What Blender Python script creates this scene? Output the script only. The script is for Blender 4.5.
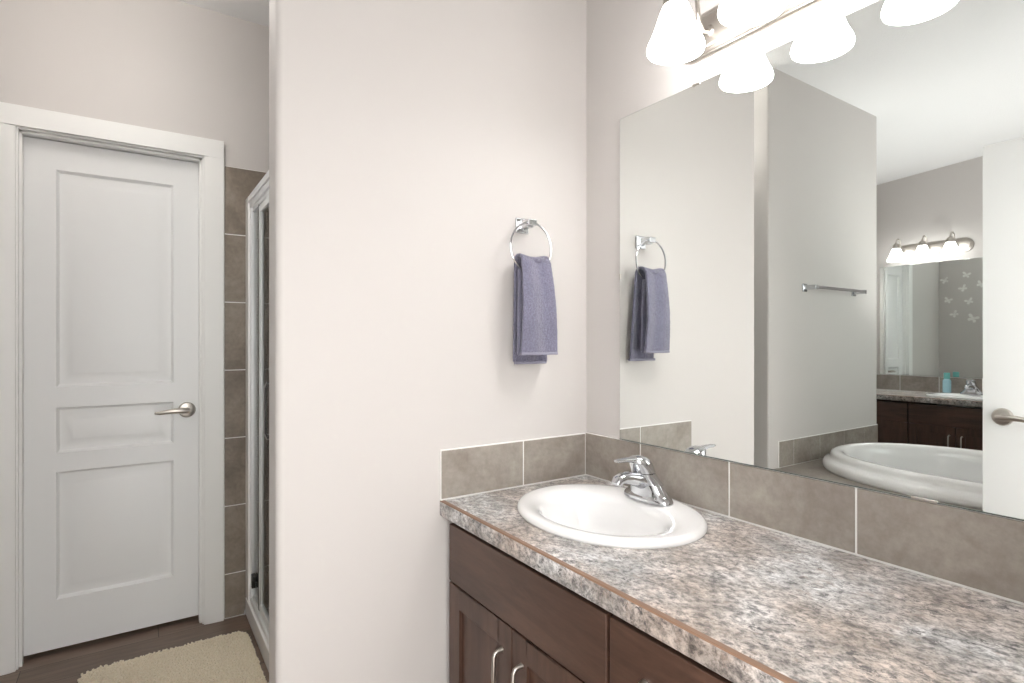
import bpy, bmesh, math, random
from mathutils import Vector, Matrix
random.seed(7)
for o in list(bpy.data.objects): bpy.data.objects.remove(o)
SC = bpy.context.scene
COL = SC.collection
PI = math.pi

# ------------------------------------------------------------------ camera, world, exposure
cam_d = bpy.data.cameras.new('camera'); cam = bpy.data.objects.new('camera', cam_d); COL.objects.link(cam)
cam_d.sensor_fit = 'HORIZONTAL'; cam_d.sensor_width = 36.0
cam_d.lens = 561.2 / 1024 * 36.0
cam_d.clip_start = 0.01
cam.location = (-1.28, -1.4534, 1.25)
cam.rotation_euler = (PI / 2, 0, -0.5903)
SC.camera = cam
W = bpy.data.worlds.new('world'); SC.world = W; W.use_nodes = True
W.node_tree.nodes['Background'].inputs[0].default_value = (1.0, 0.985, 0.96, 1)
W.node_tree.nodes['Background'].inputs[1].default_value = 3.6
SC.view_settings.view_transform = 'Standard'
try: SC.view_settings.look = 'None'
except Exception: pass
SC.view_settings.exposure = 0.85
SC.view_settings.gamma = 1.0
SC.view_settings.use_curve_mapping = False
cy = SC.cycles
cy.use_denoising = True
cy.max_bounces = 16; cy.diffuse_bounces = 7; cy.glossy_bounces = 8; cy.transmission_bounces = 8; cy.transparent_max_bounces = 12
cy.sample_clamp_indirect = 6.0
cy.caustics_reflective = True; cy.caustics_refractive = True
BULB, SHADE = 48.0, 8.0          # radiance of the bare bulbs and of the opal glass

def portal(loc, sx, sy, rot):
    d = bpy.data.lights.new('daylight_portal', 'AREA'); d.shape = 'RECTANGLE'; d.size = sx; d.size_y = sy
    d.cycles.is_portal = True
    o = bpy.data.objects.new('daylight_portal', d); COL.objects.link(o); o.location = loc; o.rotation_euler = rot
# unseen fill spot added to brighten the ceiling, aimed straight up
fd = bpy.data.lights.new('ceiling_fill_spot', 'SPOT'); fd.energy = 98; fd.spot_size = math.radians(112); fd.spot_blend = 1.0; fd.shadow_soft_size = 0.08; fd.color = (1.0, 0.98, 0.96)
fo = bpy.data.objects.new('ceiling_fill_spot', fd); COL.objects.link(fo); fo.location = (-3.35, -0.45, 0.60)
fo.rotation_euler = (PI, 0, 0)
portal((-1.175, -1.51, 1.02), 0.76, 2.04, (PI / 2, 0, PI))
portal((-2.80, -1.51, 1.60), 1.50, 1.10, (PI / 2, 0, PI))

# ------------------------------------------------------------------ dimensions
ZC = 0.794            # counter top
ZB = 0.9395           # top of the tile backsplash
MT = 1.953            # mirror top
YD = 1.369            # wall with the closet door
XF = -4.62            # wall of the far vanity
YS = -1.40            # entry wall, inner face
YT = 0.357            # tub partition face
YN = 1.125            # wall behind the far vanity's end
DK = 0.53             # tub deck
def ceil_z(y): return 2.725 + 0.07 * (YD - y)

# ------------------------------------------------------------------ materials
def new_mat(name):
    m = bpy.data.materials.new(name); m.use_nodes = True
    nt = m.node_tree; b = nt.nodes['Principled BSDF']
    return m, nt, b
def N(nt, t, **kw):
    n = nt.nodes.new(t)
    for k, v in kw.items():
        if k in n.inputs: n.inputs[k].default_value = v
        else: setattr(n, k, v)
    return n
def coords(nt, scale=(1, 1, 1), rot=(0, 0, 0)):
    tc = N(nt, 'ShaderNodeTexCoord'); mp = N(nt, 'ShaderNodeMapping')
    mp.inputs['Scale'].default_value = scale; mp.inputs['Rotation'].default_value = rot
    nt.links.new(tc.outputs['Object'], mp.inputs['Vector']); return mp.outputs['Vector']
def noise(nt, vec, scale, detail=4, rough=0.55, dist=0.0):
    n = N(nt, 'ShaderNodeTexNoise'); n.inputs['Scale'].default_value = scale; n.inputs['Detail'].default_value = detail
    n.inputs['Roughness'].default_value = rough; n.inputs['Distortion'].default_value = dist
    nt.links.new(vec, n.inputs['Vector']); return n.outputs['Fac']
def ramp(nt, fac, stops, interp='LINEAR'):
    r = N(nt, 'ShaderNodeValToRGB'); cr = r.color_ramp; cr.interpolation = interp
    while len(cr.elements) < len(stops): cr.elements.new(0.5)
    for e, (p, c) in zip(cr.elements, stops):
        e.position = p; e.color = (*c, 1) if len(c) == 3 else c
    nt.links.new(fac, r.inputs['Fac']); return r.outputs['Color']
def mix(nt, fac, a, b, mode='MIX'):
    n = N(nt, 'ShaderNodeMix'); n.data_type = 'RGBA'; n.blend_type = mode
    for s, v in ((n.inputs['Factor'], fac), (n.inputs['A'], a), (n.inputs['B'], b)):
        pass
    def put(sock, v):
        if isinstance(v, (int, float)): sock.default_value = v
        elif isinstance(v, tuple): sock.default_value = (*v, 1)
        else: nt.links.new(v, sock)
    put(n.inputs[0], fac); put(n.inputs[6], a); put(n.inputs[7], b)
    return n.outputs[2]
def bump(nt, b, h, strength, dist=0.002):
    n = N(nt, 'ShaderNodeBump'); n.inputs['Strength'].default_value = strength; n.inputs['Distance'].default_value = dist
    nt.links.new(h, n.inputs['Height']); nt.links.new(n.outputs['Normal'], b.inputs['Normal'])
def g(r, gg, bb):
    f = lambda c: (c / 255 / 12.92) if c / 255 <= 0.04045 else ((c / 255 + 0.055) / 1.055) ** 2.4
    return (f(r), f(gg), f(bb))
def plain(name, col, rough=0.5, metal=0.0, spec=None, bumpy=None, coat=0.0):
    m, nt, b = new_mat(name)
    b.inputs['Base Color'].default_value = (*col, 1); b.inputs['Roughness'].default_value = rough; b.inputs['Metallic'].default_value = metal
    if spec is not None: b.inputs['Specular IOR Level'].default_value = spec
    if coat: b.inputs['Coat Weight'].default_value = coat
    v = coords(nt)
    if bumpy:
        bump(nt, b, noise(nt, v, bumpy[0], 3), bumpy[1], bumpy[2])
    else:
        r = ramp(nt, noise(nt, v, 35, 2), [(0.3, (max(0, rough - 0.02),) * 3), (0.7, (min(1, rough + 0.02),) * 3)])
        nt.links.new(r, b.inputs['Roughness'])
    return m
M = {}
M['paint'] = plain('greige_wall_paint', (0.585, 0.558, 0.540), 0.55, spec=0.3, bumpy=(260, 0.06, 0.001))
M['ceiling'] = plain('textured_ceiling', (0.80, 0.80, 0.80), 0.9, spec=0.1, bumpy=(110, 0.5, 0.004))
M['white'] = plain('white_trim_paint', (0.80, 0.80, 0.785), 0.38, bumpy=(60, 0.03, 0.001))
M['door'] = plain('white_door_paint', (0.78, 0.785, 0.785), 0.38, bumpy=(90, 0.04, 0.001))
M['porcelain'] = plain('white_porcelain', (0.86, 0.86, 0.86), 0.06, coat=0.5)
M['acrylic'] = plain('white_acrylic', (0.92, 0.92, 0.92), 0.12, coat=0.3)
M['chrome'] = plain('polished_chrome', (0.60, 0.61, 0.63), 0.05, 1.0)
M['nickel'] = plain('brushed_nickel', (0.52, 0.485, 0.445), 0.33, 1.0)
M['dark'] = plain('dark_gap', (0.02, 0.02, 0.02), 0.7)
M['aluminium'] = plain('bright_aluminium', (0.84, 0.85, 0.86), 0.5, 0.85)
M['grout'] = plain('pale_grout', (0.80, 0.79, 0.77), 0.8)
M['black'] = plain('black_rubber', (0.02, 0.02, 0.02), 0.5)
M['mirror_edge'] = plain('mirror_edge', (0.12, 0.14, 0.13), 0.3)

m, nt, b = new_mat('mirror_silver'); M['mirror'] = m
b.inputs['Base Color'].default_value = (0.90, 0.93, 0.915, 1); b.inputs['Metallic'].default_value = 1; b.inputs['Roughness'].default_value = 0.0

def emis(name, col, s):
    m, nt, b = new_mat(name); b.inputs['Base Color'].default_value = (0.9, 0.9, 0.9, 1); b.inputs['Roughness'].default_value = 0.35
    b.inputs['Emission Color'].default_value = (*col, 1); b.inputs['Emission Strength'].default_value = s
    return m
M['shade'] = emis('lit_opal_glass', (1.0, 0.985, 0.965), SHADE)
M['added_bowl'] = emis('added_lit_glass', (1.0, 0.955, 0.90), 6.8)  # glow of the lamp added over the passage
M['shade_dim'] = emis('dimmer_opal_glass', (1.0, 0.985, 0.965), 4.5)
M['bulb'] = emis('lit_bulb', (1.0, 0.98, 0.96), BULB)

m, nt, b = new_mat('clear_glass'); M['glass'] = m
nt.nodes.remove(b)                                           # thin pane: straight-through light plus a Fresnel reflection
tr = N(nt, 'ShaderNodeBsdfTransparent'); tr.inputs[0].default_value = (0.90, 0.94, 0.93, 1)
gl = N(nt, 'ShaderNodeBsdfGlossy'); gl.inputs['Roughness'].default_value = 0.02
fr = N(nt, 'ShaderNodeFresnel'); fr.inputs[0].default_value = 1.9
mx = N(nt, 'ShaderNodeMixShader'); nt.links.new(fr.outputs[0], mx.inputs[0]); nt.links.new(tr.outputs[0], mx.inputs[1]); nt.links.new(gl.outputs[0], mx.inputs[2])
nt.links.new(mx.outputs[0], nt.nodes['Material Output'].inputs['Surface'])

def tile_mat(name, c0, c1, c2):
    m, nt, b = new_mat(name)
    v = coords(nt)
    a = noise(nt, v, 5.0, 6, 0.62, 0.6); c = noise(nt, v, 55, 4, 0.6)
    col = ramp(nt, a, [(0.28, c0), (0.5, c1), (0.74, c2)])
    sp = ramp(nt, c, [(0.3, (0.80, 0.79, 0.78)), (0.7, (1.08, 1.08, 1.08))])
    col = mix(nt, 0.8, col, sp, 'MULTIPLY')
    nt.links.new(col, b.inputs['Base Color'])
    b.inputs['Roughness'].default_value = 0.42
    bump(nt, b, c, 0.08, 0.001)
    return m
M['tile'] = tile_mat('taupe_stone_tile', g(130, 121, 114), g(151, 143, 135), g(168, 162, 154))
M['tile_dark'] = tile_mat('dark_taupe_stone_tile', g(112, 101, 90), g(136, 125, 113), g(155, 145, 134))

def granite():
    m, nt, b = new_mat('mottled_granite_laminate')
    v = coords(nt); vs = coords(nt, (1.35, 1.0, 1.2), (0, 0, 0.75))
    big = noise(nt, v, 4.5, 3, 0.5, 0.3)                       # broad tan and grey drifts
    mid = noise(nt, vs, 13, 5, 0.65, 0.3)                      # hand sized pale patches
    fine = noise(nt, vs, 58, 9, 0.8, 0.3)                      # crystals
    tint = ramp(nt, big, [(0.36, g(168, 158, 151)), (0.50, g(175, 170, 167)), (0.62, g(181, 181, 181))])
    patch = ramp(nt, mid, [(0.36, (0.70, 0.69, 0.68)), (0.46, (0.90, 0.89, 0.88)), (0.53, (1.14, 1.14, 1.14)), (0.64, (1.36, 1.37, 1.38))])
    col = mix(nt, 1.0, tint, patch, 'MULTIPLY')
    cr = ramp(nt, fine, [(0.39, (0.30, 0.30, 0.31)), (0.46, (0.68, 0.68, 0.68)), (0.51, (1.0, 0.99, 0.98)), (0.57, (1.40, 1.40, 1.40))])
    col = mix(nt, 1.0, col, cr, 'MULTIPLY')
    fl = noise(nt, vs, 48, 8, 0.78, 0.5); cl = noise(nt, v, 16, 3, 0.6, 0.5)
    k1 = ramp(nt, fl, [(0.41, (1, 1, 1)), (0.45, (0, 0, 0))])
    k2 = ramp(nt, cl, [(0.44, (0.10, 0.10, 0.10)), (0.57, (0.95, 0.95, 0.95))])
    k = mix(nt, 1.0, k1, k2, 'MULTIPLY')
    col = mix(nt, k, col, g(74, 72, 74))                       # clustered dark flecks
    tn = noise(nt, vs, 34, 7, 0.75, 0.4)
    k3 = ramp(nt, tn, [(0.56, (0, 0, 0)), (0.62, (0.45, 0.45, 0.45))])
    col = mix(nt, k3, col, g(166, 148, 136))
    nt.links.new(col, b.inputs['Base Color']); b.inputs['Roughness'].default_value = 0.33
    return m
M['granite'] = granite()
M['edge_brown'] = plain('brown_laminate_seam', g(134, 104, 84), 0.45)

def wood(name, stretch, dark, mid, light):
    m, nt, b = new_mat(name)
    v = coords(nt, stretch)
    a = noise(nt, v, 6, 5, 0.6, 0.5); f = noise(nt, coords(nt, tuple(s * 6 for s in stretch)), 9, 3, 0.6)
    cl = noise(nt, coords(nt), 5, 2, 0.5)
    col = ramp(nt, a, [(0.25, dark), (0.5, mid), (0.8, light)])
    col = mix(nt, 0.35, col, ramp(nt, f, [(0.3, (0.65, 0.65, 0.65)), (0.7, (1.1, 1.1, 1.1))]), 'MULTIPLY')
    col = mix(nt, 0.4, col, ramp(nt, cl, [(0.3, (0.72, 0.70, 0.70)), (0.7, (1.2, 1.15, 1.12))]), 'MULTIPLY')
    nt.links.new(col, b.inputs['Base Color']); b.inputs['Roughness'].default_value = 0.42
    b.inputs['Coat Weight'].default_value = 0.08; b.inputs['Coat Roughness'].default_value = 0.25
    return m
WD = (g(60, 42, 34), g(80, 58, 48), g(98, 72, 59))
M['wood_h'] = wood('dark_stained_maple_level_grain', (1, 0.55, 4), *WD)
M['wood_v'] = wood('dark_stained_maple_upright_grain', (3, 4, 0.5), *WD)

def plank_floor():
    m, nt, b = new_mat('brown_vinyl_plank')
    v = coords(nt)
    br = N(nt, 'ShaderNodeTexBrick'); br.offset = 0.37
    br.inputs['Scale'].default_value = 1.0; br.inputs['Brick Width'].default_value = 1.2; br.inputs['Row Height'].default_value = 0.15
    br.inputs['Mortar Size'].default_value = 0.0012; br.inputs['Mortar Smooth'].default_value = 0.2
    br.inputs['Color1'].default_value = (*g(112, 94, 82), 1); br.inputs['Color2'].default_value = (*g(138, 120, 107), 1); br.inputs['Mortar'].default_value = (*g(40, 32, 28), 1)
    nt.links.new(v, br.inputs['Vector'])
    s = noise(nt, coords(nt, (1.2, 14, 1)), 4, 6, 0.65, 0.4)
    col = mix(nt, 0.75, br.outputs['Color'], ramp(nt, s, [(0.25, (0.55, 0.53, 0.52)), (0.75, (1.25, 1.22, 1.2))]), 'MULTIPLY')
    nt.links.new(col, b.inputs['Base Color']); b.inputs['Roughness'].default_value = 0.42
    return m
M['floor'] = plank_floor()

def terry():
    m, nt, b = new_mat('slate_terry_cloth')
    v = coords(nt)
    a = noise(nt, v, 330, 3, 0.7); c = noise(nt, v, 14, 3, 0.5)
    col = ramp(nt, a, [(0.3, g(92, 92, 110)), (0.7, g(140, 138, 160))])
    col = mix(nt, 0.5, col, ramp(nt, c, [(0.3, (0.8, 0.78, 0.82)), (0.7, (1.08, 1.04, 1.1))]), 'MULTIPLY')
    nt.links.new(col, b.inputs['Base Color']); b.inputs['Roughness'].default_value = 0.95
    b.inputs['Sheen Weight'].default_value = 0.35; b.inputs['Sheen Roughness'].default_value = 0.5
    bump(nt, b, a, 0.9, 0.004)
    return m
M['terry'] = terry()
M['hem'] = plain('slate_hem_weave', g(140, 138, 154), 0.9, bumpy=(400, 0.3, 0.002))
def shag():
    m, nt, b = new_mat('cream_shag_pile')
    v = coords(nt); a = noise(nt, v, 130, 4, 0.7)
    nt.links.new(ramp(nt, a, [(0.25, g(232, 217, 188)), (0.7, g(248, 239, 220))]), b.inputs['Base Color'])
    b.inputs['Roughness'].default_value = 1.0; bump(nt, b, a, 0.6, 0.006)
    return m
M['shag'] = shag()
M['soap_blue'] = plain('pale_blue_plastic', g(176, 218, 230), 0.25)
M['teal_cap'] = plain('teal_cap_plastic', g(120, 196, 194), 0.3)
M['ornament'] = plain('white_ornament_paint', (0.84, 0.83, 0.80), 0.5)

# ------------------------------------------------------------------ mesh builder
class MB:
    def __init__(s, T=None): s.v = []; s.f = []; s.mi = []; s.T = T; s.cur = 0
    def add(s, vs, fs):
        n = len(s.v); s.v += [tuple(p) for p in vs]
        for f in fs: s.f.append([i + n for i in f]); s.mi.append(s.cur)
        return s
    def box(s, x0, x1, y0, y1, z0, z1, tops=None):
        vs = [(x0, y0, z0), (x1, y0, z0), (x1, y1, z0), (x0, y1, z0)]
        vs += [(x0, y0, tops(y0) if tops else z1), (x1, y0, tops(y0) if tops else z1), (x1, y1, tops(y1) if tops else z1), (x0, y1, tops(y1) if tops else z1)]
        return s.add(vs, [(3, 2, 1, 0), (4, 5, 6, 7), (0, 1, 5, 4), (1, 2, 6, 5), (2, 3, 7, 6), (3, 0, 4, 7)])
    def prism(s, pts, z0, z1, tops=None):
        n = len(pts)
        vs = [(x, y, z0) for x, y in pts] + [(x, y, tops(y) if tops else z1) for x, y in pts]
        return s.add(vs, [list(range(n - 1, -1, -1)), list(range(n, 2 * n))] + [(i, (i + 1) % n, n + (i + 1) % n, n + i) for i in range(n)])
    def loft(s, rings, closed=True, cap0=False, cap1=False):
        n = len(rings[0]); vs = [p for r in rings for p in r]; fs = []
        for k in range(len(rings) - 1):
            for i in range(n if closed else n - 1):
                j = (i + 1) % n
                fs.append((k * n + i, k * n + j, (k + 1) * n + j, (k + 1) * n + i))
        if cap0: fs.append(list(range(n - 1, -1, -1)))
        if cap1: fs.append([(len(rings) - 1) * n + i for i in range(n)])
        return s.add(vs, fs)
    def tube(s, pts, r, n=12, squash=(1, 1), up=None):
        pts = [Vector(p) for p in pts]; rs = r if isinstance(r, (list, tuple)) else [r] * len(pts)
        rings = []; prev = None
        for i, p in enumerate(pts):
            t = (pts[min(i + 1, len(pts) - 1)] - pts[max(i - 1, 0)]).normalized()
            if prev is None:
                ref = Vector(up) if up else (Vector((0, 0, 1)) if abs(t.z) < 0.9 else Vector((1, 0, 0)))
                a = (ref - t * ref.dot(t)).normalized()
            else:
                a = (prev - t * prev.dot(t)).normalized()
            prev = a; bb = t.cross(a)
            rings.append([p + (a * math.cos(2 * PI * k / n) * squash[0] + bb * math.sin(2 * PI * k / n) * squash[1]) * rs[i] for k in range(n)])
        return s.loft(rings, True, True, True)
    def lathe(s, prof, c, n=32, axis='z', cap0=False, cap1=False):
        rings = []
        for r, h in prof:
            ring = []
            for k in range(n):
                u, w = r * math.cos(2 * PI * k / n), r * math.sin(2 * PI * k / n)
                d = {'z': (u, w, h), 'x': (h, u, w), 'y': (u, h, w)}[axis]
                ring.append((c[0] + d[0], c[1] + d[1], c[2] + d[2]))
            rings.append(ring)
        return s.loft(rings, True, cap0, cap1)
    def torus(s, c, R, r, axis='y', n=64, k=10):
        rings = []
        for i in range(n + 1):
            t = 2 * PI * i / n
            ring = []
            for j in range(k):
                q = 2 * PI * j / k; rr = R + r * math.cos(q); h = r * math.sin(q)
                a, bb = rr * math.cos(t), rr * math.sin(t)
                ring.append((c[0] + a, c[1] + h, c[2] + bb) if axis == 'y' else (c[0] + h, c[1] + a, c[2] + bb))
            rings.append(ring)
        return s.loft(rings, True)
    def plate(s, x0, x1, y0, y1, c, rx, ry, z0, z1, ex=2.0, n=72):
        "slab with a (super)elliptic hole"
        ang = [2 * PI * i / n for i in range(n)]
        for px_, py_ in ((x0, y0), (x1, y0), (x1, y1), (x0, y1)):
            ang.append(math.atan2(py_ - c[1], px_ - c[0]) % (2 * PI))
        ang = sorted(set(round(a, 6) for a in ang)); n = len(ang)
        inn, out = [], []
        for a in ang:
            ca, sa = math.cos(a), math.sin(a)
            k = (abs(ca / rx) ** ex + abs(sa / ry) ** ex) ** (-1 / ex)
            inn.append((c[0] + k * ca, c[1] + k * sa))
            ts = []
            if ca > 1e-9: ts.append((x1 - c[0]) / ca)
            if ca < -1e-9: ts.append((x0 - c[0]) / ca)
            if sa > 1e-9: ts.append((y1 - c[1]) / sa)
            if sa < -1e-9: ts.append((y0 - c[1]) / sa)
            t = min(ts); out.append((c[0] + t * ca, c[1] + t * sa))
        return s.loft([[(x, y, z1) for x, y in inn], [(x, y, z1) for x, y in out], [(x, y, z0) for x, y in out], [(x, y, z0) for x, y in inn], [(x, y, z1) for x, y in inn]])
    def build(s, name, mats, parent=None, bevel=0.0, seg=2, angle=35, smooth=True, at=None, subd=0):
        mats = mats if isinstance(mats, (list, tuple)) else [mats]
        off = Vector(at) if at is not None else Vector((0, 0, 0))
        q = parent
        while q is not None: off += q.location; q = q.parent
        vs = [Vector(s.T(*p)) if s.T else Vector(p) for p in s.v]
        bm = bmesh.new()
        bv = [bm.verts.new(p - off) for p in vs]
        for f, mi in zip(s.f, s.mi):
            try: ff = bm.faces.new([bv[i] for i in f]); ff.material_index = mi
            except ValueError: pass
        bmesh.ops.remove_doubles(bm, verts=bm.verts, dist=1e-6)
        bmesh.ops.recalc_face_normals(bm, faces=bm.faces)
        me = bpy.data.meshes.new(name); bm.to_mesh(me); bm.free()
        for mm in mats: me.materials.append(mm)
        if smooth:
            for p in me.polygons: p.use_smooth = True
            me.set_sharp_from_angle(angle=math.radians(angle))
        o = bpy.data.objects.new(name, me); COL.objects.link(o)
        if at is not None: o.location = at
        if parent is not None: o.parent = parent
        if bevel:
            bd = o.modifiers.new('edge', 'BEVEL'); bd.width = bevel; bd.segments = seg; bd.limit_method = 'ANGLE'; bd.angle_limit = math.radians(40)
            bd.harden_normals = True
        if subd:
            sd = o.modifiers.new('smooth', 'SUBSURF'); sd.levels = subd; sd.render_levels = subd
        return o
def tag(o, label, cat, group=None, kind=None):
    o['label'] = label; o['category'] = cat
    if group: o['group'] = group
    if kind: o['kind'] = kind
    return o
def thing(name, label, cat, loc, group=None, kind=None):
    o = bpy.data.objects.new(name, None); COL.objects.link(o); o.location = loc; o.empty_display_size = 0.05
    return tag(o, label, cat, group, kind)
def struct(o, label, cat): return tag(o, label, cat, None, 'structure')

# ------------------------------------------------------------------ the room
struct(MB().box(-4.76, 0.12, -2.7, 1.56, -0.06, 0.0).build('floor', M['floor']), 'brown wood look plank floor under the cream mat', 'floor')
cl = MB(); zt = 0.08
cl.add([(x, y, ceil_z(y) + d) for d in (0, zt) for x, y in ((-4.76, -1.52), (0.12, -1.52), (0.12, 1.56), (-4.76, 1.56))],
       [(3, 2, 1, 0), (4, 5, 6, 7), (0, 1, 5, 4), (1, 2, 6, 5), (2, 3, 7, 6), (3, 0, 4, 7)])
struct(cl.build('ceiling', M['ceiling']), 'white textured ceiling sloping gently over the whole bathroom', 'ceiling')
struct(MB().box(0.0, 0.12, -1.52, 1.56, 0, 0, ceil_z).build('wall_east', M['paint']), 'pale greige wall behind the big frameless vanity mirror', 'wall')
wi = MB(); wi.box(-0.9965, 0.06, 0.0, 0.105, -0.03, 0, lambda y: ceil_z(y) + 0.04)
struct(wi.build('wall_inner', M['paint'], bevel=0.017, seg=4), 'pale greige partition wall carrying the towel ring', 'wall')
wn = MB()                                                    # wall with the closet door: recess closed at the back
wn.box(-1.76, -1.665, YD, 1.53, 0, 0, ceil_z); wn.box(-1.025, 0.0, YD, 1.53, 0, 0, ceil_z)
wn.box(-1.665, -1.025, YD, 1.53, 2.072, 0, ceil_z); wn.box(-1.665, -1.025, 1.50, 1.53, 0, 2.072)
struct(wn.build('wall_north', M['paint']), 'greige wall around the white three panel door with lever', 'wall')
wt = MB(); wt.prism([(-1.675, YT), (-1.675, YT + 0.10), (-1.76, YT + 0.10), (-1.76, 1.53), (-2.972, 1.53), (-2.972, YT)], -0.03, 0, lambda y: ceil_z(y) + 0.04)
struct(wt.build('wall_tub', M['paint'], bevel=0.012, seg=3), 'greige wall block at the head of the bathtub with the towel bar', 'wall')
wb = MB()
DX0, DX1 = -4.245, -3.775
wb.box(XF, DX0 - 0.02, YN, YN + 0.14, 0, 0, ceil_z); wb.box(DX1 + 0.02, -2.972, YN, YN + 0.14, 0, 0, ceil_z)
wb.box(DX0 - 0.02, DX1 + 0.02, YN, YN + 0.14, 2.072, 0, ceil_z); wb.box(DX0 - 0.02, DX1 + 0.02, YN + 0.11, YN + 0.14, 0, 2.072)
struct(wb.build('wall_northwest', M['paint']), 'greige wall holding the narrow white door near the second vanity', 'wall')
struct(MB().box(XF - 0.12, XF, -1.52, YN + 0.14, 0, 0, ceil_z).build('wall_west', M['paint']), 'greige wall behind the second vanity and its mirror', 'wall')
ws = MB()                                                    # entry wall: open doorway and an unseen window added over the tub for light
ws.box(-4.62, -3.55, YS - 0.12, YS, 0, 0, ceil_z); ws.box(-3.55, -2.05, YS - 0.12, YS, 0, 1.05); ws.box(-3.55, -2.05, YS - 0.12, YS, 2.15, 0, ceil_z)
ws.box(-2.05, -1.575, YS - 0.12, YS, 0, 0, ceil_z); ws.box(-1.575, -0.775, YS - 0.12, YS, 2.06, 0, ceil_z); ws.box(-0.775, 0.0, YS - 0.12, YS, 0, 0, ceil_z)
struct(ws.build('wall_south', M['paint']), 'greige entry wall with the open doorway and an added window', 'wall')

win = MB(); x0, x1, z0, z1 = -3.55, -2.05, 1.05, 2.15  # window added out of view to let more daylight in
for a in ((x0, x0 + 0.05, z0, z1), (x1 - 0.05, x1, z0, z1), (x0 + 0.05, x1 - 0.05, z0, z0 + 0.05), (x0 + 0.05, x1 - 0.05, z1 - 0.05, z1), (-2.82, -2.78, z0 + 0.05, z1 - 0.05)):
    win.box(a[0], a[1], -1.50, -1.45, a[2], a[3])
wo = struct(win.build('added_window_1', M['white'], bevel=0.004), 'white framed window added out of view at the foot of the bathtub', 'window')
MB().box(x0 + 0.05, x1 - 0.05, -1.477, -1.473, z0 + 0.05, z1 - 0.05).build('pane', M['glass'], wo)

def raised(mb, x0, x1, z0, z1, y, sgn):
    "one moulded door panel cut into the face at y (sgn: outward normal along y)"
    def ring(ins, d): return [(x0 + ins, y - sgn * d, z0 + ins), (x1 - ins, y - sgn * d, z0 + ins), (x1 - ins, y - sgn * d, z1 - ins), (x0 + ins, y - sgn * d, z1 - ins)]
    mb.loft([ring(0, 0), ring(0.003, 0.005), ring(0.010, 0.0135), ring(0.014, 0.014), ring(0.052, 0.0025), ring(0.055, 0.002)], True, False, True)
def door_leaf(x0, x1, y0, y1, z0, z1, stile, panels, name):
    "leaf in the xz plane; panels: list of (z0, z1); both faces moulded"
    mb = MB(); a, bq = x0 + stile, x1 - stile
    for y, sg in ((y0, -1), (y1, 1)):
        zs = [z0] + [z for p in panels for z in p] + [z1]
        for xa, xb in ((x0, a), (bq, x1)):
            for k in range(len(zs) - 1): mb.add([(xa, y, zs[k]), (xb, y, zs[k]), (xb, y, zs[k + 1]), (xa, y, zs[k + 1])], [(0, 1, 2, 3)])
        for k in range(0, len(zs) - 1, 2): mb.add([(a, y, zs[k]), (bq, y, zs[k]), (bq, y, zs[k + 1]), (a, y, zs[k + 1])], [(0, 1, 2, 3)])
        for p in panels: raised(mb, a, bq, p[0], p[1], y, sg)
    xs = [x0, a, bq, x1]; zs = [z0] + [z for p in panels for z in p] + [z1]
    for x in (x0, x1):
        for k in range(len(zs) - 1): mb.add([(x, y0, zs[k]), (x, y1, zs[k]), (x, y1, zs[k + 1]), (x, y0, zs[k + 1])], [(0, 1, 2, 3)])
    for z in (z0, z1):
        for k in range(3): mb.add([(xs[k], y0, z), (xs[k + 1], y0, z), (xs[k + 1], y1, z), (xs[k], y1, z)], [(0, 1, 2, 3)])
    return mb
PAN = [(0.218, 0.728), (0.803, 0.985), (1.068, 1.937)]
def lever(parent, T, direction):
    "T maps (u along door, w out of the face, z); lever runs along u in direction"
    r = MB(T); r.lathe([(0.0, 0.0), (0.034, 0.0), (0.034, 0.004), (0.030, 0.010), (0.018, 0.013), (0.0, 0.013)], (0, 0, 0), 32, 'y')
    h = r.build('door_handle', M['nickel'], parent)
    l = MB(T); l.tube([(0, 0.012, 0), (0, 0.05, 0)], 0.0105, 16)
    d = direction
    l.tube([(-d * 0.008, 0.052, 0.0), (d * 0.02, 0.055, 0.002), (d * 0.05, 0.056, 0.003), (d * 0.08, 0.054, 0.0), (d * 0.105, 0.050, -0.004), (d * 0.122, 0.047, -0.003)],
           [0.011, 0.0125, 0.011, 0.009, 0.0075, 0.005], 14, (1.0, 0.7))
    l.build('lever', M['nickel'], h)
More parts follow.
